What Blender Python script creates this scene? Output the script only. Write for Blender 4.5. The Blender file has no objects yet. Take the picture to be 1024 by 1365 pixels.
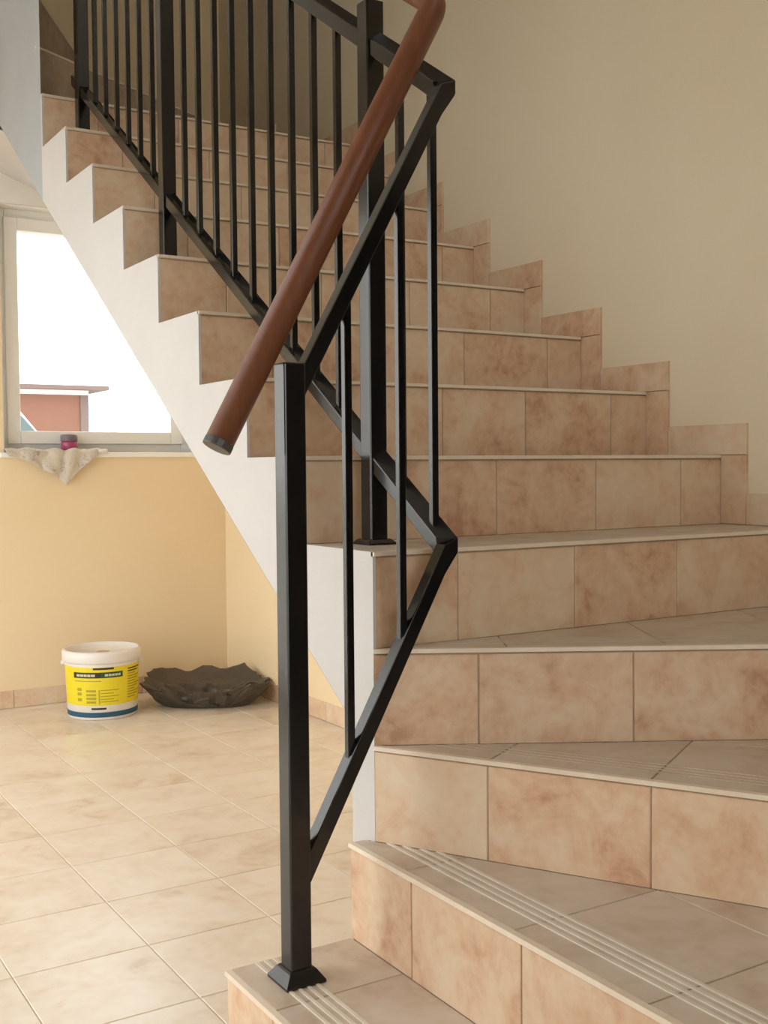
import bpy, bmesh, math, random
from mathutils import Vector, Matrix, noise
random.seed(7)
scn = bpy.context.scene
COL = scn.collection

# ------------------------------------------------------------------ camera
F_PX, IMG_W, IMG_H = 1504.0, 1024, 1365
YAW, PITCH, ROLL = math.radians(31.76), math.radians(-2.32), math.radians(-0.48)
CAM = Vector((-1.0731, -1.7745, 1.0580))
fwd = Vector((math.sin(YAW)*math.cos(PITCH), math.cos(YAW)*math.cos(PITCH), math.sin(PITCH)))
rgt = Vector((math.cos(YAW), -math.sin(YAW), 0))
upv = rgt.cross(fwd)
rgt, upv = (math.cos(ROLL)*rgt + math.sin(ROLL)*upv), (-math.sin(ROLL)*rgt + math.cos(ROLL)*upv)
cd = bpy.data.cameras.new('camera')
cd.sensor_fit = 'VERTICAL'; cd.sensor_height = 36; cd.sensor_width = 27
cd.lens = F_PX/IMG_H*36; cd.clip_start = 0.02; cd.clip_end = 300
cam = bpy.data.objects.new('camera', cd); COL.objects.link(cam)
m = Matrix((rgt, upv, -fwd)).transposed().to_4x4(); m.translation = CAM
cam.matrix_world = m
scn.camera = cam

def ray_y(px, py, y):                 # point on the plane y = const seen at a pixel
    d = fwd + rgt*(px-IMG_W/2)/F_PX - upv*(py-IMG_H/2)/F_PX
    return CAM + d*((y-CAM.y)/d.y)

# ------------------------------------------------------------------ world, light, exposure
world = bpy.data.worlds.new('overcast_sky'); scn.world = world
world.use_nodes = True
bg = world.node_tree.nodes['Background']
bg.inputs['Color'].default_value = (1.0, 0.965, 0.96, 1)
bg.inputs['Strength'].default_value = 5.4
scn.view_settings.view_transform = 'Standard'
scn.view_settings.look = 'None'
scn.view_settings.gamma = 1
scn.view_settings.use_curve_mapping = False
scn.view_settings.exposure = -0.22

def portal(name, loc, rot, sx, sy):   # helps the sky light find the openings
    l = bpy.data.lights.new(name, 'AREA'); l.shape = 'RECTANGLE'; l.size = sx; l.size_y = sy
    l.cycles.is_portal = True
    o = bpy.data.objects.new(name, l); COL.objects.link(o); o.location = loc; o.rotation_euler = rot

# ------------------------------------------------------------------ dimensions (metres)
H, G, W = 0.18, 0.2699, 1.236         # rise, going, stair width
FZ = -0.03                            # floor level
YB = 3.47                             # window wall
XL, YF = -1.70, -3.0                   # hall walls out of view
YQ = 8*G                              # last straight riser
YP = YQ + 0.06                        # upper winder pivot
TI = 0.0022                           # how far the joints lie below the tile faces
TT = 0.008                            # tile thickness
CEIL, TOP = 2.95, 5.4
DOOR = (-0.2, 3.45, FZ, 2.4)          # unseen glazed door added for daylight in the left wall: y0,y1,z0,z1
FDOOR = (-1.6, 0.0, FZ, 2.3)        # unseen glazed door added for fill light, front wall: x0,x1,z0,z1
UWIN = (0.15, 1.1, 3.45, 4.9)         # unseen stairwell window added to light the upper steps: x0,x1,z0,z1
WIN = (0.155, 1.085, 1.135, 2.255)    # window opening: x0,x1,z0,z1
portal('door_portal', (XL+0.02, (DOOR[0]+DOOR[1])/2, (DOOR[2]+DOOR[3])/2), (0, math.radians(-90), 0), DOOR[3]-DOOR[2], DOOR[1]-DOOR[0])
portal('front_portal', ((FDOOR[0]+FDOOR[1])/2, YF-0.02, (FDOOR[2]+FDOOR[3])/2), (math.radians(90), 0, 0), FDOOR[1]-FDOOR[0], FDOOR[3]-FDOOR[2])
portal('upper_portal', ((UWIN[0]+UWIN[1])/2, -1.44, (UWIN[2]+UWIN[3])/2), (math.radians(90), 0, 0), UWIN[1]-UWIN[0], UWIN[3]-UWIN[2])
portal('window_portal', ((WIN[0]+WIN[1])/2, YB+0.27, (WIN[2]+WIN[3])/2), (math.radians(-90), 0, 0), WIN[1]-WIN[0], WIN[3]-WIN[2])

# ------------------------------------------------------------------ materials
def new_mat(name):
    mt = bpy.data.materials.new(name); mt.use_nodes = True
    nt = mt.node_tree
    return mt, nt, nt.nodes['Principled BSDF']

def plain(name, col, rough=0.5, metal=0.0, spec=0.5, coat=0.0):
    mt, nt, b = new_mat(name)
    b.inputs['Base Color'].default_value = (*col, 1); b.inputs['Roughness'].default_value = rough
    b.inputs['Metallic'].default_value = metal; b.inputs['Specular IOR Level'].default_value = spec
    b.inputs['Coat Weight'].default_value = coat
    return mt

def link(nt, a, ao, b, bi): nt.links.new(a.outputs[ao], b.inputs[bi])

def mottled(name, cols, scale=6.0, fine=40.0, rough=0.45, bump=0.05, per_object=True, spec=0.5, stretch=(1, 1, 1), tone=0.0):
    """noise-mottled surface; cols = [(pos,(r,g,b)),...]"""
    mt, nt, b = new_mat(name); N = nt.nodes
    tc = N.new('ShaderNodeTexCoord'); mp = N.new('ShaderNodeMapping'); mp.inputs['Scale'].default_value = stretch
    link(nt, tc, 'Object', mp, 'Vector'); src = mp
    if per_object:
        oi = N.new('ShaderNodeObjectInfo'); mu = N.new('ShaderNodeMath'); mu.operation = 'MULTIPLY'; mu.inputs[1].default_value = 97
        link(nt, oi, 'Random', mu, 0)
        ad = N.new('ShaderNodeVectorMath'); ad.operation = 'ADD'
        link(nt, mp, 'Vector', ad, 0); link(nt, mu, 'Value', ad, 1); src = ad
    n1 = N.new('ShaderNodeTexNoise'); n1.inputs['Scale'].default_value = scale; n1.inputs['Detail'].default_value = 8; n1.inputs['Roughness'].default_value = 0.62
    n1.inputs['Distortion'].default_value = 0.6
    n2 = N.new('ShaderNodeTexNoise'); n2.inputs['Scale'].default_value = fine; n2.inputs['Detail'].default_value = 3
    link(nt, src, 'Vector', n1, 'Vector'); link(nt, src, 'Vector', n2, 'Vector')
    mx = N.new('ShaderNodeMath'); mx.operation = 'MULTIPLY_ADD'; mx.inputs[1].default_value = 0.34
    link(nt, n2, 'Fac', mx, 0); sb = N.new('ShaderNodeMath'); sb.operation = 'SUBTRACT'; sb.inputs[1].default_value = 0.17
    link(nt, n1, 'Fac', sb, 0); link(nt, sb, 'Value', mx, 2)
    last = mx
    if per_object and tone:
        t2 = N.new('ShaderNodeMath'); t2.operation = 'MULTIPLY_ADD'; t2.inputs[1].default_value = tone
        s2 = N.new('ShaderNodeMath'); s2.operation = 'SUBTRACT'; s2.inputs[1].default_value = tone/2
        link(nt, mx, 'Value', s2, 0); link(nt, oi, 'Random', t2, 0); link(nt, s2, 'Value', t2, 2); last = t2
    cr = N.new('ShaderNodeValToRGB'); e = cr.color_ramp.elements
    while len(e) < len(cols): e.new(0.5)
    for el, (p, c) in zip(e, cols): el.position = p; el.color = (*c, 1)
    link(nt, last, 'Value', cr, 'Fac'); link(nt, cr, 'Color', b, 'Base Color')
    b.inputs['Roughness'].default_value = rough; b.inputs['Specular IOR Level'].default_value = spec
    if bump:
        bp = N.new('ShaderNodeBump'); bp.inputs['Strength'].default_value = bump; bp.inputs['Distance'].default_value = 0.01
        link(nt, n2, 'Fac', bp, 'Height'); link(nt, bp, 'Normal', b, 'Normal')
    return mt

M = {}
TILE_RAMP = [(0.24, (0.50, 0.28, 0.17)), (0.40, (0.66, 0.435, 0.285)), (0.54, (0.72, 0.535, 0.37)), (0.72, (0.75, 0.61, 0.45))]
M['stair_tile'] = mottled('stair_tile', TILE_RAMP, 9.0, 45, 0.42, 0.03, tone=0.16)
M['tread_tile'] = mottled('dusty_skylit_tread', [(0.26, (0.48, 0.36, 0.265)), (0.42, (0.57, 0.46, 0.365)), (0.56, (0.62, 0.525, 0.435)), (0.74, (0.65, 0.56, 0.48))], 7.0, 34, 0.36, 0.03, tone=0.12)  # greyer than the risers: dust plus cool skylight sheen put into the colour
M['floor_tile'] = mottled('floor_tile', [(0.26, (0.64, 0.51, 0.39)), (0.42, (0.76, 0.645, 0.52)), (0.58, (0.81, 0.715, 0.60)), (0.76, (0.84, 0.76, 0.66))], 6.0, 30, 0.3, 0.02, tone=0.12)
M['grout'] = mottled('grout', [(0.3, (0.36, 0.27, 0.19)), (0.7, (0.45, 0.35, 0.26))], 20, 80, 0.9, 0.1, False)
M['floor_grout'] = mottled('floor_grout', [(0.3, (0.54, 0.44, 0.35)), (0.7, (0.62, 0.52, 0.43))], 20, 80, 0.9, 0.1, False)
M['trim'] = mottled('nosing_trim', [(0.3, (0.73, 0.60, 0.47)), (0.7, (0.81, 0.69, 0.56))], 12, 60, 0.4, 0.0)
M['ridge'] = mottled('grip_ridge', [(0.3, (0.70, 0.62, 0.53)), (0.7, (0.78, 0.71, 0.62))], 15, 70, 0.6, 0.0)
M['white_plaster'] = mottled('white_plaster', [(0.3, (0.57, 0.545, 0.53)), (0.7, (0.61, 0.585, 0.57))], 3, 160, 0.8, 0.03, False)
M['yellow_paint'] = mottled('yellow_paint', [(0.3, (0.84, 0.67, 0.43)), (0.7, (0.87, 0.71, 0.47))], 1.5, 140, 0.75, 0.03, False)
M['cream_paint'] = mottled('cream_paint', [(0.3, (0.78, 0.67, 0.50)), (0.7, (0.81, 0.71, 0.54))], 1.5, 140, 0.75, 0.03, False)
M['white_paint'] = mottled('white_paint', [(0.3, (0.80, 0.78, 0.74)), (0.7, (0.83, 0.81, 0.78))], 2, 120, 0.8, 0.02, False)
M['shaded_plaster'] = mottled('grey_shaded_plaster', [(0.3, (0.40, 0.415, 0.44)), (0.7, (0.45, 0.465, 0.49))], 2.5, 120, 0.85, 0.03, False)  # for the spine wall: its shaded look is put into this grey
M['black'] = mottled('black_gloss_paint', [(0.3, (0.004, 0.0036, 0.004)), (0.7, (0.006, 0.0055, 0.006))], 8, 90, 0.17, 0.01, False, 0.55)
M['wood'] = mottled('brown_wood', [(0.3, (0.125, 0.036, 0.012)), (0.55, (0.155, 0.046, 0.016)), (0.75, (0.185, 0.057, 0.020))], 5, 60, 0.42, 0.02, False, 0.5, stretch=(14, 14, 1.2))
M['dark_wood'] = mottled('dark_door_wood', [(0.3, (0.022, 0.012, 0.007)), (0.7, (0.040, 0.022, 0.013))], 4, 50, 0.5, 0.03, False, 0.4, stretch=(8, 8, 1))
M['capmetal'] = plain('cap_metal', (0.09, 0.085, 0.085), 0.4, 0.3)
M['pvc'] = plain('white_pvc', (0.90, 0.90, 0.88), 0.35)
M['steel'] = plain('steel', (0.55, 0.55, 0.55), 0.35, 0.9)
M['bucket_white'] = mottled('bucket_plastic', [(0.3, (0.78, 0.74, 0.70)), (0.7, (0.84, 0.81, 0.78))], 4, 60, 0.4, 0.0, False)
M['bucket_yellow'] = plain('label_yellow', (0.80, 0.66, 0.02), 0.4)
M['bucket_olive'] = plain('label_olive', (0.42, 0.34, 0.02), 0.5)
M['bucket_dark'] = plain('label_dark', (0.035, 0.028, 0.012), 0.5)
M['bucket_green'] = plain('label_green', (0.02, 0.07, 0.035), 0.5)
M['bucket_blue'] = plain('label_blue', (0.015, 0.085, 0.16), 0.5)
M['bucket_pale'] = plain('label_pale', (0.62, 0.60, 0.40), 0.5)
M['lid_smudge'] = mottled('lid_smudge', [(0.3, (0.50, 0.33, 0.27)), (0.7, (0.70, 0.60, 0.54))], 30, 90, 0.6, 0.0, False)
M['sack'] = mottled('grey_sack', [(0.3, (0.055, 0.044, 0.031)), (0.7, (0.098, 0.080, 0.058))], 9, 60, 0.42, 0.1, False)
M['rag'] = mottled('rag_cloth', [(0.33, (0.36, 0.30, 0.24)), (0.45, (0.62, 0.56, 0.48)), (0.7, (0.72, 0.66, 0.58))], 14, 120, 0.9, 0.1, False)
M['jar_glass'] = plain('jar_magenta', (0.38, 0.06, 0.15), 0.2)
M['jar_lid'] = plain('jar_lid', (0.17, 0.13, 0.16), 0.4)
M['render_salmon'] = mottled('salmon_render', [(0.3, (0.200, 0.094, 0.064)), (0.7, (0.225, 0.108, 0.075))], 0.8, 12, 0.85, 0.0, False)
M['roof_edge'] = plain('roof_edge', (0.16, 0.11, 0.10), 0.7)
M['fascia'] = plain('white_fascia', (0.8, 0.78, 0.74), 0.7)
M['car_white'] = plain('car_paint', (0.8, 0.8, 0.8), 0.25, coat=0.5)
M['car_glass'] = plain('car_glass', (0.09, 0.13, 0.15), 0.1)
M['rubber'] = plain('tyre_rubber', (0.02, 0.02, 0.02), 0.8)
M['paving'] = mottled('pale_paving', [(0.3, (0.50, 0.49, 0.46)), (0.7, (0.60, 0.59, 0.55))], 1, 20, 0.9, 0.05, False)

def glass():
    mt = bpy.data.materials.new('window_glass'); mt.use_nodes = True; nt = mt.node_tree; N = nt.nodes
    N.remove(N['Principled BSDF']); out = N['Material Output']
    tr = N.new('ShaderNodeBsdfTransparent'); gl = N.new('ShaderNodeBsdfGlossy'); gl.inputs['Roughness'].default_value = 0.02
    tr.inputs['Color'].default_value = (0.93, 0.95, 0.94, 1)
    lw = N.new('ShaderNodeLayerWeight'); lw.inputs['Blend'].default_value = 0.5
    pw = N.new('ShaderNodeMath'); pw.operation = 'POWER'; pw.inputs[1].default_value = 5; link(nt, lw, 'Facing', pw, 0)
    fr = N.new('ShaderNodeMath'); fr.operation = 'MULTIPLY_ADD'; fr.inputs[1].default_value = 0.95; fr.inputs[2].default_value = 0.035; link(nt, pw, 'Value', fr, 0)
    mx = N.new('ShaderNodeMixShader'); link(nt, fr, 'Value', mx, 0); link(nt, tr, 'BSDF', mx, 1); link(nt, gl, 'BSDF', mx, 2)
    link(nt, mx, 'Shader', out, 'Surface'); return mt
M['glass'] = glass()

# ------------------------------------------------------------------ helpers
def mesh_obj(name, verts, faces, mat, parent=None, smooth=False, loc=None, mats=None, fmat=None):
    me = bpy.data.meshes.new(name)
    if loc is not None:
        lv = Vector(loc); verts = [Vector(v)-lv for v in verts]
    me.from_pydata([tuple(v) for v in verts], [], faces)
    bm = bmesh.new(); bm.from_mesh(me); bmesh.ops.recalc_face_normals(bm, faces=bm.faces); bm.to_mesh(me); bm.free()
    if mats:
        for k in mats: me.materials.append(M[k])
        if fmat:
            for p, i in zip(me.polygons, fmat): p.material_index = i
    else: me.materials.append(M[mat])
    if smooth:
        for p in me.polygons: p.use_smooth = True
    o = bpy.data.objects.new(name, me); COL.objects.link(o)
    if loc is not None: o.location = loc
    if parent is not None:
        o.parent = parent
        if loc is not None or parent.location.length > 0: o.matrix_parent_inverse = Matrix.Translation(-world_loc(parent))
    return o

def world_loc(o):
    v = Vector(o.location)
    if o.parent is not None:
        v = o.matrix_parent_inverse.to_translation() + v + world_loc(o.parent)
    return v

def tag(o, label, cat, group=None, kind=None):
    o['label'] = label; o['category'] = cat
    if group: o['group'] = group
    if kind: o['kind'] = kind
    return o

def empty(name, loc=(0, 0, 0)):
    o = bpy.data.objects.new(name, None); COL.objects.link(o); o.location = loc; o.empty_display_size = 0.1
    return o

class MB:
    def __init__(s): s.v = []; s.f = []
    def add(s, v, f):
        k = len(s.v); s.v += [Vector(x) for x in v]; s.f += [[i+k for i in q] for q in f]; return s
    def box(s, x0, x1, y0, y1, z0, z1):
        return s.add([(x0, y0, z0), (x1, y0, z0), (x1, y1, z0), (x0, y1, z0), (x0, y0, z1), (x1, y0, z1), (x1, y1, z1), (x0, y1, z1)],
                     [(0, 3, 2, 1), (4, 5, 6, 7), (0, 1, 5, 4), (1, 2, 6, 5), (2, 3, 7, 6), (3, 0, 4, 7)])
    def prism(s, poly, axis, a, b):        # poly 2-D in the other two axes, extruded along axis from a to b
        n = len(poly)
        def pt(p, c): return {'x': (c, p[0], p[1]), 'y': (p[0], c, p[1]), 'z': (p[0], p[1], c)}[axis]
        v = [pt(p, a) for p in poly]+[pt(p, b) for p in poly]
        f = [list(range(n))[::-1], [i+n for i in range(n)]]+[(i, (i+1) % n, (i+1) % n+n, i+n) for i in range(n)]
        return s.add(v, f)
    def loft(s, rings, cap=True, closed=True):
        n = len(rings[0]); v = [p for r in rings for p in r]; f = []
        for k in range(len(rings)-1):
            for i in range(n if closed else n-1):
                j = (i+1) % n; f.append((k*n+i, k*n+j, (k+1)*n+j, (k+1)*n+i))
        if cap: f.append(list(range(n))[::-1]); f.append([(len(rings)-1)*n+i for i in range(n)])
        return s.add(v, f)
    def cyl(s, a, b, r, n=24, r2=None):
        a, b = Vector(a), Vector(b); d = (b-a).normalized(); t = d.orthogonal().normalized(); q = d.cross(t)
        r2 = r if r2 is None else r2
        ring = lambda c, rr: [c+(t*math.cos(2*math.pi*i/n)+q*math.sin(2*math.pi*i/n))*rr for i in range(n)]
        return s.loft([ring(a, r), ring(b, r2)])
    def lathe(s, prof, c, n=48):           # prof [(r,z)]
        rings = [[Vector((c[0]+r*math.cos(2*math.pi*i/n), c[1]+r*math.sin(2*math.pi*i/n), c[2]+z)) for i in range(n)] for r, z in prof]
        return s.loft(rings)
    def build(s, name, mat, parent=None, **k): return mesh_obj(name, s.v, s.f, mat, parent, **k)

def bevel(o, w, seg=2):
    b = o.modifiers.new('bevel', 'BEVEL'); b.width = w; b.segments = seg; b.limit_method = 'ANGLE'; b.angle_limit = math.radians(40)
    return o

def clip(poly, a, nrm):                     # keep the side where (p-a).nrm >= 0
    out = []
    for i in range(len(poly)):
        p, q = poly[i], poly[(i+1) % len(poly)]
        dp = (p[0]-a[0])*nrm[0]+(p[1]-a[1])*nrm[1]; dq = (q[0]-a[0])*nrm[0]+(q[1]-a[1])*nrm[1]
        if dp >= 0: out.append(p)
        if dp*dq < 0:
            t = dp/(dp-dq); out.append((p[0]+t*(q[0]-p[0]), p[1]+t*(q[1]-p[1])))
    return out

def area2(poly): return sum(poly[i][0]*poly[(i+1) % len(poly)][1]-poly[(i+1) % len(poly)][0]*poly[i][1] for i in range(len(poly)))/2

JG = 0.0024                                 # joint width
def tile(poly, o, ux, uy, un, thick, mat, parent, name='tile', cham=0.0014):
    """a tile from a convex 2-D outline lying in plane (o,ux,uy), its face at height 0 along un, body behind it"""
    if area2(poly) < 0: poly = poly[::-1]
    c = (sum(p[0] for p in poly)/len(poly), sum(p[1] for p in poly)/len(poly))
    def ins(p, d):
        v = Vector((p[0]-c[0], p[1]-c[1])); L = v.length
        v *= max(0, (L-d*1.4)/L); return (c[0]+v.x, c[1]+v.y)
    P = lambda p, z: o+ux*p[0]+uy*p[1]+un*z
    rings = [[P(p, -thick) for p in poly], [P(p, -cham) for p in poly], [P(ins(p, cham), 0) for p in poly]]
    ctr = P(c, -thick/2)
    return MB().loft(rings).build(name, mat, parent, loc=ctr)

def rects(joints, lo, hi):                  # spans between joints
    e = [lo]+[j for j in sorted(joints) if lo+0.01 < j < hi-0.01]+[hi]
    return [(e[i]+(JG/2 if i else 0), e[i+1]-(JG/2 if i < len(e)-2 else 0)) for i in range(len(e)-1)]

X, Y, Z = Vector((1, 0, 0)), Vector((0, 1, 0)), Vector((0, 0, 1))

# ------------------------------------------------------------------ room shell
def wall_with_hole_xz(name, y0, y1, x0, x1, z0, z1, hole, mat, reveal=None):
    hx0, hx1, hz0, hz1 = hole
    mb = MB()
    mb.box(x0, hx0, y0, y1, z0, z1); mb.box(hx1, x1, y0, y1, z0, z1)
    mb.box(hx0, hx1, y0, y1, z0, hz0); mb.box(hx0, hx1, y0, y1, hz1, z1)
    return mb.build(name, mat)

wb = wall_with_hole_xz('wall_back', YB, YB+0.32, XL-0.1, W+0.3, FZ-0.2, TOP, WIN, 'yellow_paint')
tag(wb, 'pale yellow painted wall with the window, beyond the staircase', 'wall', kind='structure')
wr = MB().box(W, W+0.3, YF-0.3, YB, FZ-0.2, TOP).build('wall_right', 'cream_paint')
tag(wr, 'cream painted wall rising beside the tiled steps', 'wall', kind='structure')
mb = MB()
mb.box(XL-0.1, XL, YF-0.3, DOOR[0], FZ-0.2, TOP); mb.box(XL-0.1, XL, DOOR[1], YB, FZ-0.2, TOP)
mb.box(XL-0.1, XL, DOOR[0], DOOR[1], DOOR[3], TOP); mb.box(XL-0.1, XL, DOOR[0], DOOR[1], FZ-0.2, DOOR[2]-0.001)
tag(mb.build('wall_left', 'cream_paint'), 'cream hall wall around the added glazed door', 'wall', kind='structure')
tag(wall_with_hole_xz('wall_front', YF-0.3, YF, XL, W, FZ-0.2, CEIL+0.25, (FDOOR[0], FDOOR[1], FDOOR[2], FDOOR[3]), 'cream_paint'), 'plain cream hall wall opposite the window', 'wall', kind='structure')
# hall ceiling around the open stairwell, upper shaft
mb = MB()
mb.box(XL, 0.0, YF, YB, CEIL, CEIL+0.25); mb.box(0.0, W, YF, -1.3, CEIL, CEIL+0.25)
tag(mb.build('ceiling', 'white_paint'), 'white hall ceiling ending at the open stairwell', 'ceiling', kind='structure')
mb = MB(); mb.box(-0.12, 0.0, -1.3, YB, CEIL+0.25, TOP)
mb.box(-0.12, UWIN[0], -1.42, -1.3, CEIL+0.25, TOP); mb.box(UWIN[1], W, -1.42, -1.3, CEIL+0.25, TOP)
mb.box(UWIN[0], UWIN[1], -1.42, -1.3, CEIL+0.25, UWIN[2]); mb.box(UWIN[0], UWIN[1], -1.42, -1.3, UWIN[3], TOP)
tag(mb.build('wall_stairwell', 'cream_paint'), 'cream wall enclosing the stairwell on the upper floor', 'wall', kind='structure')
tag(MB().box(-0.3, W+0.3, -1.5, YB+0.3, TOP, TOP+0.2).build('ceiling_stairwell', 'white_paint'), 'white ceiling high over the stairwell', 'ceiling', kind='structure')
# spine wall at the stair's open edge, above the top of the straight flight
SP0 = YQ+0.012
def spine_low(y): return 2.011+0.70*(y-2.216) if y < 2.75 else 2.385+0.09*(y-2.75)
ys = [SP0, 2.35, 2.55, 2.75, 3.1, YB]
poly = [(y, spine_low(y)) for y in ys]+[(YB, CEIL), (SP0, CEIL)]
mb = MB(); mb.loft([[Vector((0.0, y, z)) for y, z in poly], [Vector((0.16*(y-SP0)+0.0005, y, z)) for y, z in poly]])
sp = mb.build('wall_spine', 'shaded_plaster')
tag(sp, 'plastered wall, its shade painted in grey, above the top of the white stair side', 'wall', kind='structure')

ysu = [0.09+(YQ-0.09)*k/8 for k in range(9)]
mb = MB(); mb.prism([(0.09, FZ)]+[(y, 0.515+0.675*y) for y in ysu]+[(YB-0.0, 1.97), (YB-0.0, FZ)], 'x', W-0.0025, W+0.001)
tag(mb.build('wall_understairs', 'yellow_paint'), 'pale yellow painted wall under the stairs', 'wall', kind='structure')
# floor with single tiles
fl = MB().box(XL, W, YF, YB, FZ-0.2, FZ-0.002).build('floor', 'floor_grout')
tag(fl, 'hall floor of pale beige ceramic tiles', 'floor', kind='structure')
TP = 0.3035
ox, oy = -0.203, 0.668
proto = {}
def floor_tile(x0, x1, y0, y1):
    key = (round(x1-x0, 4), round(y1-y0, 4)); c = Vector(((x0+x1)/2, (y0+y1)/2, FZ-TT/2))
    if key not in proto:
        a, b = key[0]/2, key[1]/2
        o = tile([(-a, -b), (a, -b), (a, b), (-a, b)], Vector((0, 0, TT/2)), X, Y, Z, TT, 'floor_tile', None)
        proto[key] = o.data
        o.location = c; o.parent = fl
    else:
        o = bpy.data.objects.new('tile', proto[key]); COL.objects.link(o); o.location = c; o.parent = fl
i0, i1 = math.floor((XL-ox)/TP), math.ceil((W-ox)/TP)
j0, j1 = math.floor((YF-oy)/TP), math.ceil((YB-oy)/TP)
nfl = 0
for j in range(j0, j1):
    for i in range(i0, i1):
        x0, x1 = max(XL, ox+i*TP+JG/2), min(W-0.009, ox+(i+1)*TP-JG/2)
        y0, y1 = max(YF, oy+j*TP+JG/2), min(YB-0.009, oy+(j+1)*TP-JG/2)
        if x1-x0 < 0.01 or y1-y0 < 0.01: continue
        if x0 > -0.24 and y0 > -1.22 and y1 < 0.02: continue          # wholly under the solid lower steps
        floor_tile(x0, x1, y0, y1); nfl += 1

# ------------------------------------------------------------------ staircase
st = empty('staircase', (0, 0, FZ))
tag(st, 'winding staircase with mottled beige tiled steps and a white plastered side', 'staircase')
def soff(y): return 0.515+0.675*y
YPIER = 0.082
PROT = 0.006
def riser_y(n): return (n-5)*G

def ridges(step, a, d, nin, length, z, pale=True):
    mb = MB()
    for k in (0.055, 0.072, 0.089, 0.106):
        p = [a+nin*(k-0.003), a+nin*(k+0.003)]
        s = min(length-0.01, length)
        q = [p[0]+d*0.004, p[0]+d*s, p[1]+d*s, p[1]+d*0.004]
        mb.add([v+Z*z for v in q]+[v+Z*(z+(0.0020 if pale else 0.0006)) for v in q], [(0, 3, 2, 1), (4, 5, 6, 7), (0, 1, 5, 4), (1, 2, 6, 5), (2, 3, 7, 6), (3, 0, 4, 7)])
    return mb.build('grip_ridges', 'ridge' if pale else 'tread_tile', step)

def dress(step, n, a, d, length, poly, joints, tjoints, z0=None, ridge=True, trim_end=0.012, s_lo=0.0):
    """riser tiles, tread tiles, nosing trim. a: nosing start (plan), d: nosing direction, inward normal = d turned left"""
    a = Vector((a[0], a[1], 0)); d = Vector((d[0], d[1], 0)).normalized(); nin = Vector((-d.y, d.x, 0)); out = -nin
    zt = n*H; zb = (n-1)*H if z0 is None else z0
    for (s0, s1) in rects(joints, s_lo, length):
        tile([(s0, zb), (s1, zb), (s1, zt-0.0112), (s0, zt-0.0112)], a, d, Z, out, TT, 'stair_tile', step, 'riser_tile')
    # nosing trim
    c0, c1 = a+out*PROT, a+nin*0.006
    v = []
    for s in (s_lo if s_lo > 0.01 else 0.0, length-trim_end):
        for q, z in ((c0, zt-0.0075), (c0+nin*0.0015, zt), (c1, zt+0.0006), (c1, zt-0.0085)): v.append(q+d*s+Z*z)
    MB().add(v, [(0, 1, 2, 3), (7, 6, 5, 4), (0, 4, 5, 1), (1, 5, 6, 2), (2, 6, 7, 3), (3, 7, 4, 0)]).build('nosing_trim', 'trim', step)
    # tread tiles, cells along the nosing clipped to the tread outline (local coordinates s, t)
    loc = [((Vector((p[0], p[1], 0))-a).dot(d), (Vector((p[0], p[1], 0))-a).dot(nin)) for p in poly]
    if area2(loc) < 0: loc = loc[::-1]
    tmax = max(p[1] for p in loc); smin = min(p[0] for p in loc); smax = max(p[0] for p in loc)
    t0 = 0.007
    while t0 < tmax-0.004:
        t1 = min(t0+0.30, tmax) if tmax-(t0+0.30) > 0.02 else tmax
        for s0, s1 in rects(tjoints, max(smin, s_lo), smax):
            tb_ = t1 if t1 >= tmax-1e-6 else t1-JG
            cell = [(s0, t0), (s1, t0), (s1, tb_), (s0, tb_)]
            for i in range(len(loc)):
                p, q = loc[i], loc[(i+1) % len(loc)]
                e = (q[0]-p[0], q[1]-p[1]); cell = clip(cell, p, (-e[1], e[0])) if cell else cell
            # drop doubled points
            cl = []
            for p in cell:
                if not cl or (abs(p[0]-cl[-1][0])+abs(p[1]-cl[-1][1])) > 1e-4: cl.append(p)
            if len(cl) > 2 and (abs(cl[0][0]-cl[-1][0])+abs(cl[0][1]-cl[-1][1])) < 1e-4: cl.pop()
            if len(cl) >= 3 and abs(area2(cl)) > 2e-5:
                tile(cl, a+Z*zt, d, nin, Z, TT, 'tread_tile', step, 'tread_tile')
        t0 = t1
    if ridge: ridges(step, a, d, nin, length, zt, n < 3)

def core(name, poly, z0, z1):               # step body with vertical sides
    return MB().prism(poly, 'z', z0, z1).build(name, 'grout', st)

def jit(base, k=0.006): return [b+random.uniform(-k, k) for b in base]
YS = 0.022                                  # open side of the two lowest steps
c30, s30 = math.cos(math.radians(30)), math.sin(math.radians(30))
X1, X2 = -0.291, -0.040
YO = -W                                     # outer edge of the winders
# step 1
s = core('step', [(X1+TI, YS-0.004), (X1+TI, YO), (X2+TI+0.03, YO), (X2+TI+0.03, YS-0.004)], FZ-0.01, H-TI)
dress(s, 1, (X1, YS), (0, -1), YS-YO, [(X1, YS), (X1, YO), (X2, YO), (X2, YS)], [0.178, 0.478, 0.78, 1.08], [0.178, 0.478, 0.78, 1.08], z0=FZ)
# step 2
s = core('step', [(X2+TI, YS-0.004), (X2+TI, YO), (0.70+0.03, YO), (0.03, YS-0.004)], FZ-0.01, 2*H-TI)
dress(s, 2, (X2, YS), (0, -1), YS-YO, [(X2, YS), (X2, YO), (-YO*s30/c30, YO), (-YS*s30/c30, YS)], [0.205, 0.503, 0.799, 1.10], [0.18, 0.478, 0.755, 1.055])
# step 3
xo3 = -YO*s30/c30
pl3 = [(0, 0), (xo3, YO), (W, YO), (W, -W*s30/c30)]
s = core('step', [(0.0066, YPIER-0.004), (0.0066, -0.006), (xo3+TI/c30, YO), (W, YO), (W, YPIER-0.004)], FZ-0.01, 3*H-TI)
L3 = math.hypot(xo3, YO)
dress(s, 3, (0, 0), (s30, -c30), L3, pl3, [0.227, 0.517, 0.82, 1.12], [0.23, 0.515, 0.82, 1.12])
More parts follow.
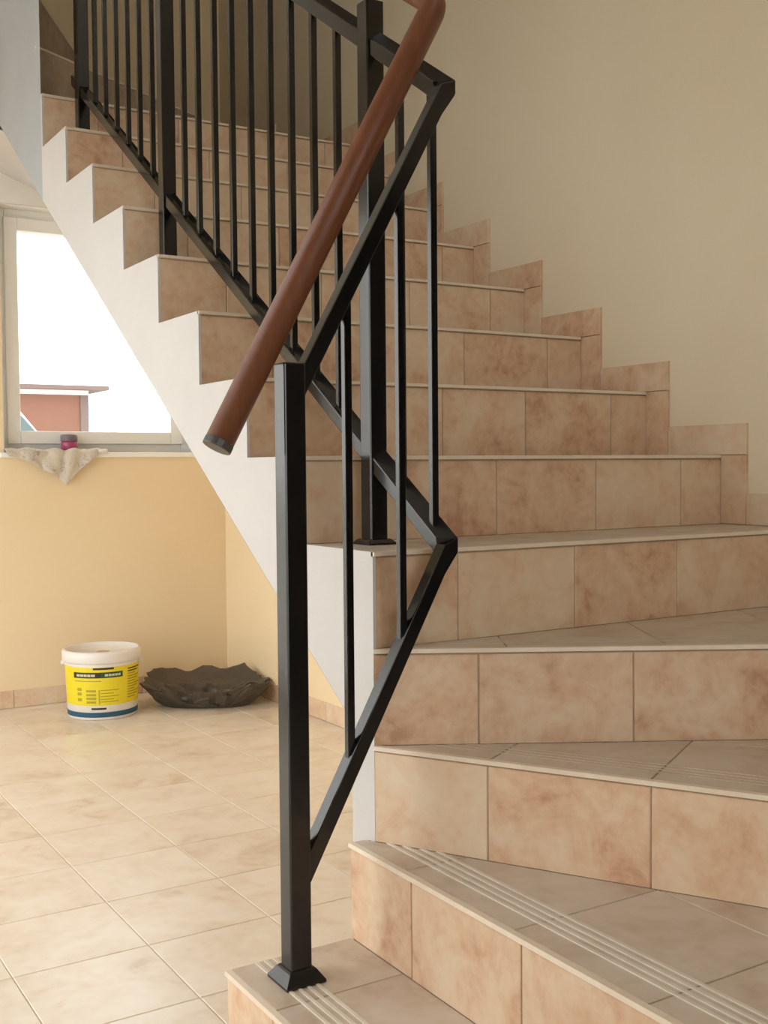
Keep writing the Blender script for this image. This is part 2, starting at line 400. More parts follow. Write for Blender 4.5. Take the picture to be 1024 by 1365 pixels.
# step 4
yo4 = -W*s30/c30
s = core('step', [(0.0066, YPIER-0.004), (0.0066, -0.0013), (W, yo4+TI/c30), (W, YPIER-0.004)], 3*H-TI, 4*H-TI)
L4 = math.hypot(W, yo4)
dress(s, 4, (0, 0), (c30, -s30), L4, [(0, 0), (W, yo4), (W, 0)], [0.195, 0.485, 0.787, 1.087, 1.387], [0.25, 0.55, 0.85, 1.15])
# straight flight 5..13
RJ = {5: [0.193, 0.49, 0.788, 1.09], 6: [0.229, 0.495, 0.795, 1.083], 7: [0.264, 0.534, 0.797, 1.097], 8: [0.2, 0.497, 0.796, 1.098]}
for n in range(5, 14):
    y0, y1 = riser_y(n), riser_y(n+1)
    if n == 5:
        poly = [(y0+TI, 4*H-TI), (YPIER-0.004, 4*H-TI), (YPIER-0.004, soff(YPIER)), (y1+TI, soff(y1)), (y1+TI, n*H-TI), (y0+TI, n*H-TI)]
    else:
        poly = [(y0+TI, soff(y0)), (y1+TI, soff(y1)), (y1+TI, n*H-TI), (y0+TI, n*H-TI)]
    if n == 13: poly = [(y0+TI, soff(y0)), (y0+0.06, soff(y0)+0.03), (y0+0.06, n*H-TI), (y0+TI, n*H-TI)]
    s = MB().prism(poly, 'x', 0.006, W).build('step', 'grout', st)
    tp = [(0.0, y0), (W, y0), (W, y1), (0.0, y1)]
    if n == 13: tp = [(0.0, y0), (W, y0), (W, YP+W*s30/c30), (0.0, YP)]
    dress(s, n, (0.0, y0), (1, 0), W, s_lo=0.0062, poly=tp, joints=RJ.get(n, jit([0.195, 0.495, 0.796, 1.097])), tjoints=jit([0.2, 0.5, 0.8, 1.1]), ridge=n < 8)
# upper winders 14, 15 with a twisted soffit
def wz(x, y): return spine_low(max(SP0, y))*(1-x/W)+1.97*(x/W)
ya, xb = YP+W*s30/c30, (YB-YP)*s30/c30
def winder_body(name, poly, zt):
    top = [Vector((x, y, zt)) for x, y in poly]; bot = [Vector((x, y, zt-0.185)) for x, y in poly]
    return MB().loft([bot, top]).build(name, 'grout', st)
s = winder_body('step', [(0.006, YP), (W, ya), (W, YB), (xb, YB)], 14*H-TI)
dress(s, 14, (0, YP), (c30, s30), math.hypot(W, ya-YP), [(0, YP), (W, ya), (W, YB), (xb, YB)], [0.2, 0.5, 0.8, 1.1, 1.4], [0.25, 0.55, 0.85, 1.15], ridge=False, s_lo=0.007)
s = winder_body('step', [(0.006, YP), (xb, YB), (0.006, YB)], 15*H-TI)
dress(s, 15, (0, YP), (s30, c30), math.hypot(xb, YB-YP), [(0.012, YP+0.01), (xb, YB), (0.215, YB)], [0.2, 0.5, 0.8, 1.1], [0.25, 0.55, 0.85, 1.15], ridge=False, s_lo=0.045)
# tread of 13 rests on a body filling the rest of the quarter turn
s = winder_body('landing_slab', [(0.006, YQ+0.06), (W, YQ+0.06), (W, ya), (0.006, YP)], 13*H-TI)
# plastered soffit of the quarter turn
nx, ny = 10, 12; v = []; f = []
for i in range(nx+1):
    for j in range(ny+1):
        x, y = W*i/nx, YQ+(YB-YQ)*j/ny; v.append((x, y, wz(x, y)))
for i in range(nx):
    for j in range(ny):
        k = i*(ny+1)+j; f.append((k, k+1, k+ny+2, k+ny+1))
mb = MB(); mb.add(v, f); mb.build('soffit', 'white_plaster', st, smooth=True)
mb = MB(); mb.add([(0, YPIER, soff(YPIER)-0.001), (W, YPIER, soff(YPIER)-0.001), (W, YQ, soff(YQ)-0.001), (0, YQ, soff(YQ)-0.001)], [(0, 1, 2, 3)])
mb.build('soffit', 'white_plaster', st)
# plastered side: saw-tooth skin flush with the tile edges
saw = [(0.0, FZ), (0.0, 5*H-0.0)]
for n in range(5, 13): saw += [(riser_y(n+1), n*H), (riser_y(n+1), (n+1)*H)]
saw += [(SP0, 13*H), (SP0, soff(SP0)), (YPIER, soff(YPIER)), (YPIER, FZ)]
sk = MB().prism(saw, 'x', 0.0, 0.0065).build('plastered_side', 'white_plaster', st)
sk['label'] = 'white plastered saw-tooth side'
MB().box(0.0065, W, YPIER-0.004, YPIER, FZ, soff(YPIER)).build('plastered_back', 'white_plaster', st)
mb = MB(); mb.box(X1+0.008, X2+0.008, YS-0.004, YS, FZ, H-TT); mb.box(X2+0.008, 0.0, YS-0.004, YS, FZ, 2*H-TI-0.0005)
mb.build('plastered_end', 'white_plaster', st)
mb = MB(); mb.box(X1+TT, X2, YO-0.006, YO, FZ, H-TT); mb.box(X2, xo3, YO-0.006, YO, FZ, 2*H-TT); mb.box(xo3, W, YO-0.006, YO, FZ, 3*H-TI-0.0005)
mb.build('plastered_end', 'white_plaster', st)

# ------------------------------------------------------------------ tiled skirting
SK = 0.08; ST = 0.009
bs = empty('baseboard_stair', (W, 0, H)); tag(bs, 'stepped tile skirting climbing the wall along the stairs', 'baseboard', kind='structure')
def sk_tile_x(y0, y1, z0, z1, parent):     # on the wall x = W, facing -x
    return tile([(-y1, z0), (-y0, z0), (-y0, z1), (-y1, z1)], Vector((W-ST, 0, 0)), -Y, Z, -X, ST, 'stair_tile', parent, 'skirting_tile')
def sk_tile_y(x0, x1, z0, z1, y, parent):  # on the wall y = const, facing -y
    return tile([(x0, z0), (x1, z0), (x1, z1), (x0, z1)], Vector((0, y-ST, 0)), X, Z, -Y, ST, 'stair_tile', parent, 'skirting_tile')
def ry(n): return {4: yo4, 3: YO-0.1, 14: ya}.get(n, riser_y(n))
OFF = 0.083
for n in range(4, 14):
    e0, e1 = ry(n)-OFF, ry(n+1)-OFF
    L = e1-e0; k = max(1, round(L/0.3)) if L > 0.36 else 1
    for q in range(k): sk_tile_x(e0+L*q/k+(JG/2 if q else 0), e0+L*(q+1)/k-0.0012, n*H+0.001, n*H+SK, bs)
    sk_tile_x(ry(n)-OFF, ry(n)-0.0005, (n-1)*H+0.001, n*H-0.001, bs)
sk_tile_x(YO+0.001, yo4-OFF-0.001, 3*H+0.001, 3*H+SK, bs)
sk_tile_x(ya-OFF, YB-0.001, 14*H+0.001, 14*H+SK, bs); sk_tile_x(ya-OFF, ya-0.001, 13*H+0.001, 14*H-0.001, bs)
for a, b in rects([xb+0.3], xb-0.04, W-ST-0.001): sk_tile_y(a, b, 14*H+0.001, 14*H+SK, YB, bs)
for a, b in rects([0.3], 0.001, xb-0.05): sk_tile_y(a, b, 15*H+0.001, 15*H+SK, YB, bs)
bb = empty('baseboard_back', (0, YB, FZ)); tag(bb, 'low tile skirting along the yellow window wall', 'baseboard', kind='structure')
for a, b in rects([W-0.15-0.3035*k for k in range(0, 14)], XL, W-ST-0.001): sk_tile_y(a, b, FZ+0.001, FZ+SK, YB, bb)
bw = empty('baseboard_right', (W, 1.5, FZ)); tag(bw, 'low tile skirting on the wall under the stairs', 'baseboard', kind='structure')
for a, b in rects([2.426+0.3035*k for k in range(-8, 4)], YPIER+0.002, YB-0.001): sk_tile_x(a, b, FZ+0.001, FZ+SK, bw)

# ------------------------------------------------------------------ railing
XR, YR = 0.115, -0.075
AX = -0.205
rl = empty('stair_railing', (AX, YR, H))
tag(rl, 'black square-tube steel railing with a round brown wooden handrail', 'railing')
def zb(y): return 0.914+0.667*(y-YR)
def zt(y): return 1.742+0.662*(y-YR)
def lb(x): return 0.914+1.81*(x-XR)
def ltp(x): return 1.742+1.80*(x-XR)
def post(x, y, z0, z1, plate, s=0.04, hp=1.0):
    h = s/2
    o = bevel(MB().box(x-h, x+h, y-h, y+h, z0, z1).build('post', 'black', rl), 0.003)
    p = plate/2; q = h+0.002
    sqr = lambda a, z: [Vector((x-a, y-a, z)), Vector((x+a, y-a, z)), Vector((x+a, y+a, z)), Vector((x-a, y+a, z))]
    bevel(MB().loft([sqr(p, z0), sqr(p, z0+0.006*max(hp, .6)), sqr(q+0.004, z0+0.026*hp), sqr(q, z0+0.030*hp)]).build('base_plate', 'black', o), 0.0015)
    return o
post(AX, YR, H, 1.232, 0.076, hp=0.85)
post(XR, 0.182, 5*H, 1.982, 0.066, hp=0.4)
for y, n in ((1.30, 9), (2.077, 12)): post(XR, y, n*H, zt(y)+0.075, 0.06)
def bar(pts, side, tall, name, parent=rl):
    """square bar through points lying in one vertical plane; mitred joints between consecutive directions handled by separate bars"""
    a, b = Vector(pts[0]), Vector(pts[1]); d = (b-a).normalized()
    hz = Vector((-d.y, d.x, 0)).normalized(); n = d.cross(hz).normalized()
    r = lambda c: [c+hz*side/2+n*tall/2, c-hz*side/2+n*tall/2, c-hz*side/2-n*tall/2, c+hz*side/2-n*tall/2]
    return bevel(MB().loft([r(a), r(b)]).build(name, 'black', parent), 0.002)
S = 0.030
def run(z_up, z_lo, name, yend):
    """one rail: from the newel up to the elbow and round it, as one mitred mesh with vertical-sided section"""
    hs = S/2
    # section is a parallelogram: horizontal width S, vertical height so that the perpendicular thickness is S
    vlo = S*0.93*math.sqrt(1+1.81**2)/2*0.96; vup = S*math.sqrt(1+0.667**2)/2
    x_in = AX+0.018
    def ring(cx, cy, z, v, ax):
        if ax == 'x': return [Vector((cx, cy-hs, z-v)), Vector((cx, cy+hs, z-v)), Vector((cx, cy+hs, z+v)), Vector((cx, cy-hs, z+v))]
    lo0 = ring(x_in, YR, z_lo(x_in), vlo, 'x')
    # mitre corner at (XR,YR): outer corner (XR+hs, YR-hs), inner corner (XR-hs, YR+hs)
    zc = z_lo(XR)
    def corner(v): return [Vector((XR+hs, YR-hs, zc-v)), Vector((XR-hs, YR+hs, zc-v)), Vector((XR-hs, YR+hs, zc+v)), Vector((XR+hs, YR-hs, zc+v))]
    c1 = corner(vlo*0.62); c2 = corner(vup)
    # straight lower bar stops a little before the mitre
    xl = XR-hs
    lo1 = ring(xl, YR, z_lo(xl), vlo, 'x')
    end = [Vector((XR+hs, yend, z_up(yend)-vup)), Vector((XR-hs, yend, z_up(yend)-vup)), Vector((XR-hs, yend, z_up(yend)+vup)), Vector((XR+hs, yend, z_up(yend)+vup))]
    yc = YR+hs
    up0 = [Vector((XR+hs, yc, z_up(yc)-vup)), Vector((XR-hs, yc, z_up(yc)-vup)), Vector((XR-hs, yc, z_up(yc)+vup)), Vector((XR+hs, yc, z_up(yc)+vup))]
    # rings must run in the same winding: lower ring order (outer y-, inner y+), upper ring order (outer x+, inner x-)
    cor = [Vector((XR+hs, YR-hs, zc-vlo*0.55)), Vector((XR-hs, YR+hs, zc-vlo*0.75)), Vector((XR-hs, YR+hs, zc+vlo*0.45)), Vector((XR+hs, YR-hs, zc+vlo*0.42))]
    o = MB().loft([lo0, lo1, cor, end]).build(name, 'black', rl)
    return bevel(o, 0.0025)
run(zb, lb, 'bottom_rail', YQ-0.005)
run(zt, ltp, 'top_rail', YQ-0.005)
BS = 0.014
def baluster(x, y, z0, z1):
    bevel(MB().box(x-BS/2, x+BS/2, y-BS/2, y+BS/2, z0, z1).build('baluster', 'black', rl), 0.0012, 1)
for y in (-0.033, 0.076, 0.318, 0.423, 0.528, 0.634, 0.741, 0.850, 0.957, 1.066, 1.166, 1.409, 1.513, 1.615, 1.72, 1.828, 1.93):
    baluster(XR, y, zb(y), zt(y))
for x in (-0.095, 0.015): baluster(x, YR, lb(x), ltp(x))
# round wooden handrail over the rails
def lh(x): return 1.089+1.824*(x+0.34)
HX = 0.098
hz = lh(HX)
def uh(y): return hz+0.667*(y-YR)
R = 0.0242; n = 32
def tube_rings(path, r, nseg):
    rings = []; up = Z
    for i, p in enumerate(path):
        d = ((path[i]-path[i-1]).normalized() if i else (path[1]-path[0]).normalized())
        if 0 < i < len(path)-1: d = (d+(path[i+1]-path[i]).normalized()).normalized()
        sd = d.cross(Z).normalized(); u2 = sd.cross(d)
        rr = r
        rings.append([p+(sd*math.cos(2*math.pi*k/nseg)+u2*math.sin(2*math.pi*k/nseg))*rr for k in range(nseg)])
    return rings
p0 = Vector((-0.338, YR, lh(-0.338))); pc = Vector((HX, YR, hz)); pe = Vector((HX, YQ-0.02, uh(YQ-0.02)))
path = [p0, pc-(pc-p0).normalized()*0.03]
for k in range(1, 6):
    t = k/6; a = pc-(pc-p0).normalized()*0.03; b = pc+(pe-pc).normalized()*0.03
    path.append(a*(1-t)**2+pc*2*t*(1-t)+b*t*t)
path += [pc+(pe-pc).normalized()*0.03, pe]
hr = MB().loft(tube_rings(path, R, n)).build('handrail', 'wood', rl, smooth=True)
hr['label'] = 'round reddish-brown wooden handrail'
hr.data.polygons[-1].use_smooth = False; hr.data.polygons[-2].use_smooth = False
hd = (path[1]-path[0]).normalized()
cp = MB().cyl(p0-hd*0.004, p0+hd*0.010, R*1.03, n).build('end_cap', 'capmetal', hr)
bevel(cp, 0.002)
for y, ztop in ((0.182, 1.982), (1.30, zt(1.30)+0.075), (2.077, zt(2.077)+0.075)):
    MB().cyl((XR, y, ztop-0.01), (HX, y, uh(y)-R*0.8), 0.006, 12).build('bracket', 'black', rl)

# ------------------------------------------------------------------ window
wn = empty('window_1', ((WIN[0]+WIN[1])/2, YB, WIN[2])); tag(wn, 'white window in the yellow wall behind the stairs', 'window', kind='structure')
wy0, wy1 = YB+0.10, YB+0.165
def rect_frame(x0, x1, z0, z1, t, y0, y1, name, mat, parent, tb=None):
    tb = tb or t
    mb = MB(); mb.box(x0, x0+t, y0, y1, z0, z1); mb.box(x1-t, x1, y0, y1, z0, z1)
    mb.box(x0+t, x1-t, y0, y1, z0, z0+tb); mb.box(x0+t, x1-t, y0, y1, z1-t, z1)
    return bevel(mb.build(name, mat, parent), 0.004)
fr = rect_frame(WIN[0], WIN[1], WIN[2], WIN[3], 0.045, wy0, wy1, 'window_frame', 'pvc', wn)
sa = rect_frame(WIN[0]+0.04, WIN[1]-0.04, WIN[2]+0.04, WIN[3]-0.04, 0.06, wy0-0.015, wy1-0.01, 'sash', 'pvc', wn)
MB().box(WIN[0]+0.095, WIN[1]-0.095, wy0+0.02, wy0+0.026, WIN[2]+0.095, WIN[3]-0.095).build('pane', 'glass', sa)
mb = MB(); mb.box(WIN[1]-0.075, WIN[1]-0.05, wy0-0.03, wy0-0.014, 1.62, 1.69); mb.box(WIN[1]-0.072, WIN[1]-0.053, wy0-0.045, wy0-0.03, 1.55, 1.66)
bevel(mb.build('window_handle', 'pvc', sa), 0.003)
bevel(MB().box(WIN[0]-0.02, WIN[1]+0.02, YB-0.022, wy0, WIN[2]-0.024, WIN[2]).build('window_sill', 'pvc', wn), 0.005)
mb = MB()
mb.box(WIN[0]-0.001, WIN[0]+0.004, YB+0.002, wy0, WIN[2], WIN[3]); mb.box(WIN[1]-0.004, WIN[1]+0.001, YB+0.002, wy0, WIN[2], WIN[3])
mb.box(WIN[0], WIN[1], YB+0.002, wy0, WIN[3]-0.004, WIN[3]+0.001)
mb.build('window_reveal', 'white_paint', wn)
MB().box(0.0, W-0.003, YB-0.004, YB+0.002, WIN[3], 2.62).build('window_lintel', 'white_paint', wn)

# ------------------------------------------------------------------ glazed door added out of view in the left wall for daylight
dn = empty('added_light_door_left', (XL, (DOOR[0]+DOOR[1])/2, FZ)); tag(dn, 'unseen white glazed door added for daylight opposite the stairs', 'door', kind='structure')
def yz_frame(y0, y1, z0, z1, t, x0, x1, name, parent):
    mb = MB(); mb.box(x0, x1, y0, y0+t, z0, z1); mb.box(x0, x1, y1-t, y1, z0, z1); mb.box(x0, x1, y0+t, y1-t, z0, z0+t); mb.box(x0, x1, y0+t, y1-t, z1-t, z1)
    return mb.build(name, 'pvc', parent)
yz_frame(DOOR[0], DOOR[1], DOOR[2], DOOR[3], 0.04, XL-0.08, XL, 'door_frame', dn)
nl = 3
for k in range(nl):
    a = DOOR[0]+0.04+(DOOR[1]-DOOR[0]-0.08)*k/nl; b = DOOR[0]+0.04+(DOOR[1]-DOOR[0]-0.08)*(k+1)/nl
    lf = yz_frame(a, b, DOOR[2]+0.05, DOOR[3]-0.05, 0.06, XL-0.065, XL-0.005, 'door_leaf', dn)
    MB().box(XL-0.037, XL-0.031, a+0.055, b-0.055, DOOR[2]+0.115, DOOR[3]-0.115).build('pane', 'glass', lf)

en = empty('added_light_door_front', ((FDOOR[0]+FDOOR[1])/2, YF, FZ)); tag(en, 'unseen white glazed door added for fill light opposite the window', 'door', kind='structure')
rect_frame(FDOOR[0], FDOOR[1], FDOOR[2], FDOOR[3], 0.05, YF-0.20, YF-0.12, 'door_frame', 'pvc', en)
for k in range(2):
    a = FDOOR[0]+0.05+(FDOOR[1]-FDOOR[0]-0.1)*k/2; b = FDOOR[0]+0.05+(FDOOR[1]-FDOOR[0]-0.1)*(k+1)/2
    lf = rect_frame(a, b, FDOOR[2]+0.05, FDOOR[3]-0.05, 0.07, YF-0.185, YF-0.125, 'door_leaf', 'pvc', en)
    MB().box(a+0.065, b-0.065, YF-0.157, YF-0.151, FDOOR[2]+0.115, FDOOR[3]-0.115).build('pane', 'glass', lf)
d3 = empty('added_dark_door_front', (0.68, YF, FZ)); tag(d3, 'unseen dark brown panelled door added to darken railing reflections, front wall', 'door', kind='structure')  # out of view, added so the black railing reflects something dark
rect_frame(0.14, 1.22, FZ-0.05, 2.12, 0.07, YF, YF+0.03, 'door_frame', 'dark_wood', d3)
lf = MB().box(0.21, 1.15, YF, YF+0.018, FZ, 2.05).build('door_leaf', 'dark_wood', d3)
for z0, z1 in ((0.12, 0.95), (1.08, 1.95)):
    for x0, x1 in ((0.29, 0.65), (0.71, 1.07)): bevel(MB().box(x0, x1, YF+0.017, YF+0.026, z0, z1).build('door_panel', 'dark_wood', lf), 0.008)
MB().cyl((0.27, YF+0.018, 1.02), (0.27, YF+0.06, 1.02), 0.010, 16).cyl((0.265, YF+0.055, 1.02), (0.38, YF+0.055, 1.02), 0.009, 16).build('door_handle', 'steel', lf)
d4 = empty('added_dark_door_side', (W, -2.0, FZ)); tag(d4, 'unseen dark brown panelled door added to darken railing reflections, side wall', 'door', kind='structure')  # second added door, out of view, keeps the post reflections dark
mb = MB(); mb.box(W-0.03, W, -2.62, -2.55, FZ, 2.12); mb.box(W-0.03, W, -1.45, -1.38, FZ, 2.12); mb.box(W-0.03, W, -2.55, -1.45, 2.05, 2.12)
mb.build('door_frame', 'dark_wood', d4)
lf = MB().box(W-0.018, W, -2.55, -1.45, FZ, 2.05).build('door_leaf', 'dark_wood', d4)
for z0, z1 in ((0.12, 0.95), (1.08, 1.95)):
    for y0, y1 in ((-2.46, -2.04), (-1.96, -1.54)): bevel(MB().box(W-0.026, W-0.017, y0, y1, z0, z1).build('door_panel', 'dark_wood', lf), 0.008)
MB().cyl((W-0.018, -2.49, 1.02), (W-0.06, -2.49, 1.02), 0.010, 16).cyl((W-0.055, -2.495, 1.02), (W-0.055, -2.38, 1.02), 0.009, 16).build('door_handle', 'steel', lf)
uw = empty('added_light_window', ((UWIN[0]+UWIN[1])/2, -1.4, UWIN[2])); tag(uw, 'unseen white window added high in the stairwell to light the upper stairs', 'window', kind='structure')
uf = rect_frame(UWIN[0], UWIN[1], UWIN[2], UWIN[3], 0.06, -1.40, -1.34, 'window_frame', 'pvc', uw)
MB().box(UWIN[0]+0.055, UWIN[1]-0.055, -1.373, -1.367, UWIN[2]+0.055, UWIN[3]-0.055).build('pane', 'glass', uf)

# ------------------------------------------------------------------ bucket
BC = Vector((0.478, 3.122, FZ)); BH = 0.30
bk = empty('paint_bucket', BC); tag(bk, 'white plastic bucket with a yellow label and blue stripe on the floor', 'bucket')
RB, RTp, HB = 0.150, 0.161, 0.262
def br(z): return RB+(RTp-RB)*z/HB
MB().lathe([(0.001, 0.0), (RB-0.006, 0.0), (RB, 0.006), (br(0.23), 0.23), (br(0.24)+0.004, 0.24), (br(0.25)+0.004, 0.25), (RTp, HB), (0.001, HB)], BC).build('bucket_body', 'bucket_white', bk, smooth=False)
body = bk.children[0]
for p in body.data.polygons: p.use_smooth = True
lid = MB().lathe([(0.001, 0.246), (0.150, 0.246), (0.1665, 0.246), (0.1715, 0.251), (0.1715, 0.288), (0.167, 0.2965), (0.158, 0.298), (0.152, 0.2935), (0.150, 0.286), (0.001, 0.286)], BC).build('lid', 'bucket_white', bk)
for p in lid.data.polygons: p.use_smooth = len(p.vertices) == 4 and p.area < 0.002
MB().lathe([(0.001, 0.2861), (0.03, 0.2861), (0.026, 0.2868), (0.001, 0.287)], BC+Vector((-0.01, -0.05, 0)), 14).build('smudge', 'lid_smudge', lid)
vc = (CAM-BC); A0 = math.atan2(vc.y, vc.x)        # direction the label faces
def patch(t0, t1, z0, z1, off, mat, name, parent, seg=None):
    """thin curved sticker; angles in degrees to the right of the bucket's front"""
    seg = seg or max(2, int(abs(t1-t0)/4)); v = []; f = []
    for i in range(seg+1):
        a = A0+math.radians(t0+(t1-t0)*i/seg)
        for z, o in ((z0, off), (z1, off), (z1, off-0.0012), (z0, off-0.0012)):
            r = br(z)+o; v.append(BC+Vector((r*math.cos(a), r*math.sin(a), z)))
    for i in range(seg):
        for k in range(4): f.append((i*4+k, i*4+(k+1) % 4, (i+1)*4+(k+1) % 4, (i+1)*4+k))
    f += [(0, 1, 2, 3), (seg*4, seg*4+3, seg*4+2, seg*4+1)]
    o = MB().add(v, f).build(name, mat, parent)
    return o
lab = patch(-80, 100, 0.066, 0.240, 0.0008, 'bucket_yellow', 'paper_label', bk)
lab['label'] = 'yellow printed label'
patch(-100, 120, 0.014, 0.036, 0.0008, 'bucket_blue', 'blue_stripe', bk)
patch(-14, 18, 0.222, 0.231, 0.0012, 'bucket_dark', 'print_bar', lab)
patch(-48, -2, 0.186, 0.211, 0.0012, 'bucket_dark', 'print_bar', lab)
patch(-2, 33, 0.186, 0.211, 0.0012, 'bucket_green', 'print_bar', lab)
for t0, t1 in ((-42, -36), (-35, -30), (-29, -24), (-23, -18), (-17, -11)): patch(t0, t1, 0.193, 0.203, 0.0016, 'bucket_pale', 'print_mark', lab, 2)
for t0, t1 in ((4, 9), (10, 14), (15, 19), (20, 24), (25, 29)): patch(t0, t1, 0.193, 0.203, 0.0016, 'bucket_pale', 'print_mark', lab, 2)
patch(-46, -2, 0.171, 0.175, 0.0012, 'bucket_olive', 'print_line', lab)
for z in (0.130, 0.117, 0.104, 0.091, 0.080): patch(-3, 26-8*((int(z*1000)) % 2), z, z+0.004, 0.0012, 'bucket_olive', 'print_line', lab)
patch(-6, -4, 0.072, 0.134, 0.0012, 'bucket_olive', 'print_line', lab)
for z in (0.125, 0.108, 0.092, 0.076): patch(-26, -10, z, z+0.010, 0.0012, 'bucket_olive', 'print_line', lab)
for z in (0.13, 0.11, 0.085): patch(-42, -34, z, z+0.013, 0.0012, 'bucket_olive', 'print_line', lab)
for k in range(12):
    z = 0.214-k*0.0115; patch(43, 78-(k % 3)*8, z, z+0.0055, 0.0012, 'bucket_dark' if k < 2 else 'bucket_olive', 'print_line', lab)
patch(-18, 6, 0.048, 0.056, 0.0008, 'bucket_dark', 'print_mark', bk)
for sgn in (-1, 1):
    a = A0+math.radians(90*sgn)-0.1; d = Vector((math.cos(a), math.sin(a), 0))
    MB().cyl(BC+d*(RTp-0.004)+Z*0.236, BC+d*(RTp+0.016)+Z*0.236, 0.010, 16).build('handle_lug', 'bucket_white', bk)

# ------------------------------------------------------------------ crumpled sack
def crumple(p, s, amp, seed):
    q = Vector(p)*s+Vector((seed, seed*1.7, -seed))
    return amp*(abs(noise.noise(q))*2-0.5+0.5*(abs(noise.noise(q*2.3))*2-0.5))
SC = Vector((0.945, 3.06, FZ))
dl = (rgt*1.0); dl.z = 0; dl.normalize(); df = Vector((-dl.y, dl.x, 0))      # long axis across, short axis away
v = []; f = []; nu, nv = 72, 30
for i in range(nu):
    a = 2*math.pi*i/nu; ca, sa_ = math.cos(a), math.sin(a)
    for j in range(nv+1):
        t = j/nv                           # side flares out from the floor to a slack rim, then the inside sags
        if t < 0.55:
            k = t/0.55; rad = 0.66+0.38*k**0.7; z = 0.128*k**1.15
        else:
            k = (t-0.55)/0.45; rad = 1.04*(1-k)**1.05; z = 0.128-0.050*math.sin(min(1, k*1.6)*math.pi*0.5)
        lx = math.copysign(abs(ca)**0.8, ca)*0.288*rad; ly = math.copysign(abs(sa_)**0.9, sa_)*0.165*rad
        z *= 1.0+0.13*sa_+0.10*noise.noise(Vector((ca*1.6, sa_*1.6, 4.2)))*2-0.10*max(0, -sa_)
        if ca > 0.8: z *= 1-1.6*(ca-0.8)
        p = dl*lx+df*ly+Z*z
        q = dl*(lx+0.9*z)+df*(ly*1.4)+Z*z*0.5      # creases run slanting down the side
        d = crumple(q, 6.5, 0.040, 3.1)+crumple(q, 12, 0.026, 8.2)+crumple(q, 30, 0.004, 2.2)
        p += (dl*ca*0.8+df*sa_*0.8+Z*0.55)*d*min(1.0, t*4)*(1.0 if t < 0.55 else 1-((t-0.55)/0.45)**3)
        p.z = max(0.001, p.z)
        v.append(SC+p)
for i in range(nu):
    for j in range(nv):
        i2 = (i+1) % nu; f.append((i*(nv+1)+j, i2*(nv+1)+j, i2*(nv+1)+j+1, i*(nv+1)+j+1))
f.append([i*(nv+1) for i in range(nu)][::-1])
lim = W-ST-0.004
for p in v: p.x = min(p.x, lim); p.y = min(p.y, YB-ST-0.004)
sk_o = mesh_obj('plastic_sack', v, f, 'sack', None, smooth=False, loc=SC)
tag(sk_o, 'crumpled dark grey-brown sack lying in the corner beside the bucket', 'sack')

# ------------------------------------------------------------------ rag and jar on the sill
v = []; f = []; na, nb = 60, 40
xa, xb_ = 0.155, 0.625
for i in range(na+1):
    u = i/na; x = xa+(xb_-xa)*u
    # how far the cloth hangs below the sill edge
    hang = 0.022+0.135*max(0, 1-abs(x-0.425)/0.155)**1.0+0.045*max(0, 1-abs(x-0.28)/0.1)
    if x > 0.58: hang *= 0.4
    for j in range(nb+1):
        t = j/nb
        L = 0.075+hang; s_ = L*t
        if s_ < 0.075: y = YB+0.048-s_*1.0; z = WIN[2]+0.003
        else: y = YB-0.027; z = WIN[2]+0.003-(s_-0.075)
        fold = 0.010*math.sin(u*15+t*2)+0.008*noise.noise(Vector((u*9, t*3, 2)))
        if s_ < 0.075: z += abs(fold)*0.9+0.012*abs(noise.noise(Vector((u*8, t*5, 7)))); y += 0.012*noise.noise(Vector((u*5, 0, 4)))
        else: y -= abs(fold)*1.2+0.002; x_ = x
        xx = x+((0.425-x)*0.35*max(0, (s_-0.075))/0.15 if s_ > 0.075 else 0)
        v.append(Vector((xx, y, z)))
for i in range(na):
    for j in range(nb):
        k = i*(nb+1)+j; f.append((k, k+1, k+nb+2, k+nb+1))
rg = mesh_obj('cleaning_rag', v, f, 'rag', None, smooth=True, loc=(0.39, YB-0.01, WIN[2]))
so = rg.modifiers.new('thickness', 'SOLIDIFY'); so.thickness = 0.0025; so.offset = 1
tag(rg, 'crumpled greyish rag hanging over the window sill', 'rag')
JC = Vector((0.462, YB+0.035, WIN[2]+0.010))
jr = empty('paint_jar', JC); tag(jr, 'small magenta jar with a dark lid on the window sill', 'jar')
MB().lathe([(0.001, 0), (0.034, 0), (0.038, 0.005), (0.038, 0.036), (0.035, 0.042), (0.001, 0.042)], JC, 28).build('jar_body', 'jar_glass', jr, smooth=False)
bevel(MB().lathe([(0.001, 0.042), (0.039, 0.042), (0.039, 0.070), (0.036, 0.074), (0.001, 0.074)], JC, 28).build('jar_lid', 'jar_lid', jr), 0.001)
for o in jr.children:
    for p in o.data.polygons: p.use_smooth = len(p.vertices) == 4 and abs(p.normal.z) < 0.5

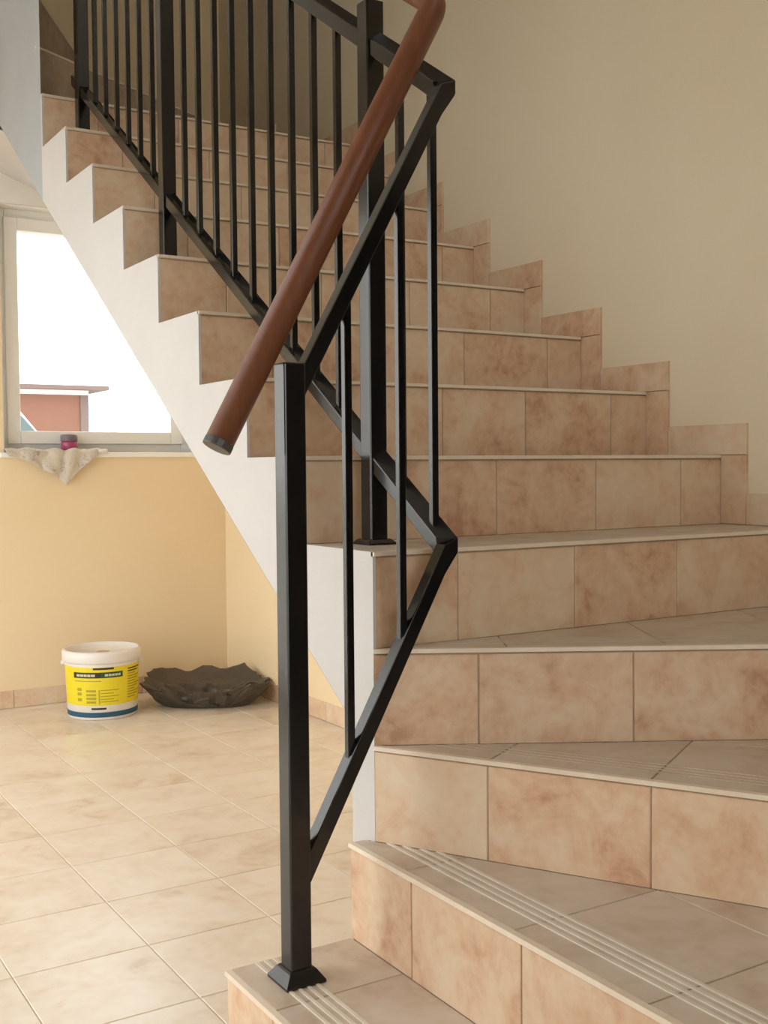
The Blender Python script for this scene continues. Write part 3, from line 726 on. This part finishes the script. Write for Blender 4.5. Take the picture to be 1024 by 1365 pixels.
# ------------------------------------------------------------------ outside the window
gr = MB().box(-40, 40, -30, 60, FZ-0.4, FZ-0.201).build('ground', 'paving')
tag(gr, 'pale sunlit paving outside the house', 'ground', kind='structure')
GY = 20.0
a = ray_y(116, 527, GY); e = ray_y(140, 518, GY); fb = ray_y(116, 528, GY)
gz = FZ-0.201
gx1 = a.x; gx0 = gx1-6.0; ztop = a.z
gg = empty('garage', (gx1-3.0, GY, gz)); tag(gg, 'low salmon-rendered outbuilding with a flat roof seen through the window', 'building')
MB().box(gx0, gx1, GY, GY+4, gz, ztop).build('wall', 'render_salmon', gg)
MB().box(gx0-0.1, gx1+0.02, GY-0.03, GY+4, ztop, e.z-0.05).build('fascia', 'fascia', gg)
MB().box(gx0-0.4, e.x, GY-0.25, GY+4.3, e.z-0.05, e.z+0.03).build('roof_slab', 'roof_edge', gg)
MB().box(gx1-0.14, gx1+0.02, GY-0.03, GY+0.02, gz, ztop).build('corner_post', 'roof_edge', gg)
# parked car, cabin end showing above the sill
CY = 7.4
c0 = ray_y(8, 523, CY); c1 = ray_y(52, 574, CY)
cr = empty('parked_car', (c1.x-1.2, CY+0.8, gz)); tag(cr, 'white parked car outside the window, only its cabin showing', 'car')
x2 = c1.x+0.12; rz = c0.z
prof = [(x2-3.0, gz+0.35), (x2+0.85, gz+0.35), (x2+0.95, gz+0.60), (x2+0.85, gz+0.86), (x2+0.15, gz+1.0), (x2-3.05, gz+1.0), (x2-3.15, gz+0.7)]
body = bevel(MB().prism(prof, 'y', CY-0.05, CY+1.65).build('car_body', 'car_white', cr), 0.06, 3)
slope = (c0.z-c1.z)/(c1.x-c0.x)
zt0 = gz+1.0
cx_b = c1.x+(c1.z-zt0)/slope
cab = [(x2-2.7, zt0-0.02), (cx_b, zt0-0.02), (c0.x, rz), (c0.x-0.35, rz+0.05), (x2-2.1, rz+0.03), (x2-2.4, rz-0.05)]
MBc = MB().prism(cab, 'y', CY+0.0, CY+1.6).build('car_cabin', 'car_white', cr); bevel(MBc, 0.05, 3)
mb = MB(); mb.prism([(x2-2.4, zt0+0.05), (cx_b-0.045, zt0+0.03), (c0.x-0.015, rz-0.035), (x2-2.1, rz-0.075)], 'y', CY-0.012, CY+0.01)
mb.build('side_window', 'car_glass', MBc)
for wx in (x2-2.4, x2+0.2):
    MB().cyl((wx, CY-0.06, gz+0.31), (wx, CY+0.16, gz+0.31), 0.31, 32).build('wheel', 'rubber', cr)
    MB().cyl((wx, CY+1.45, gz+0.31), (wx, CY+1.66, gz+0.31), 0.31, 32).build('wheel', 'rubber', cr)
print('floor tiles', nfl, 'objects', len(bpy.data.objects))
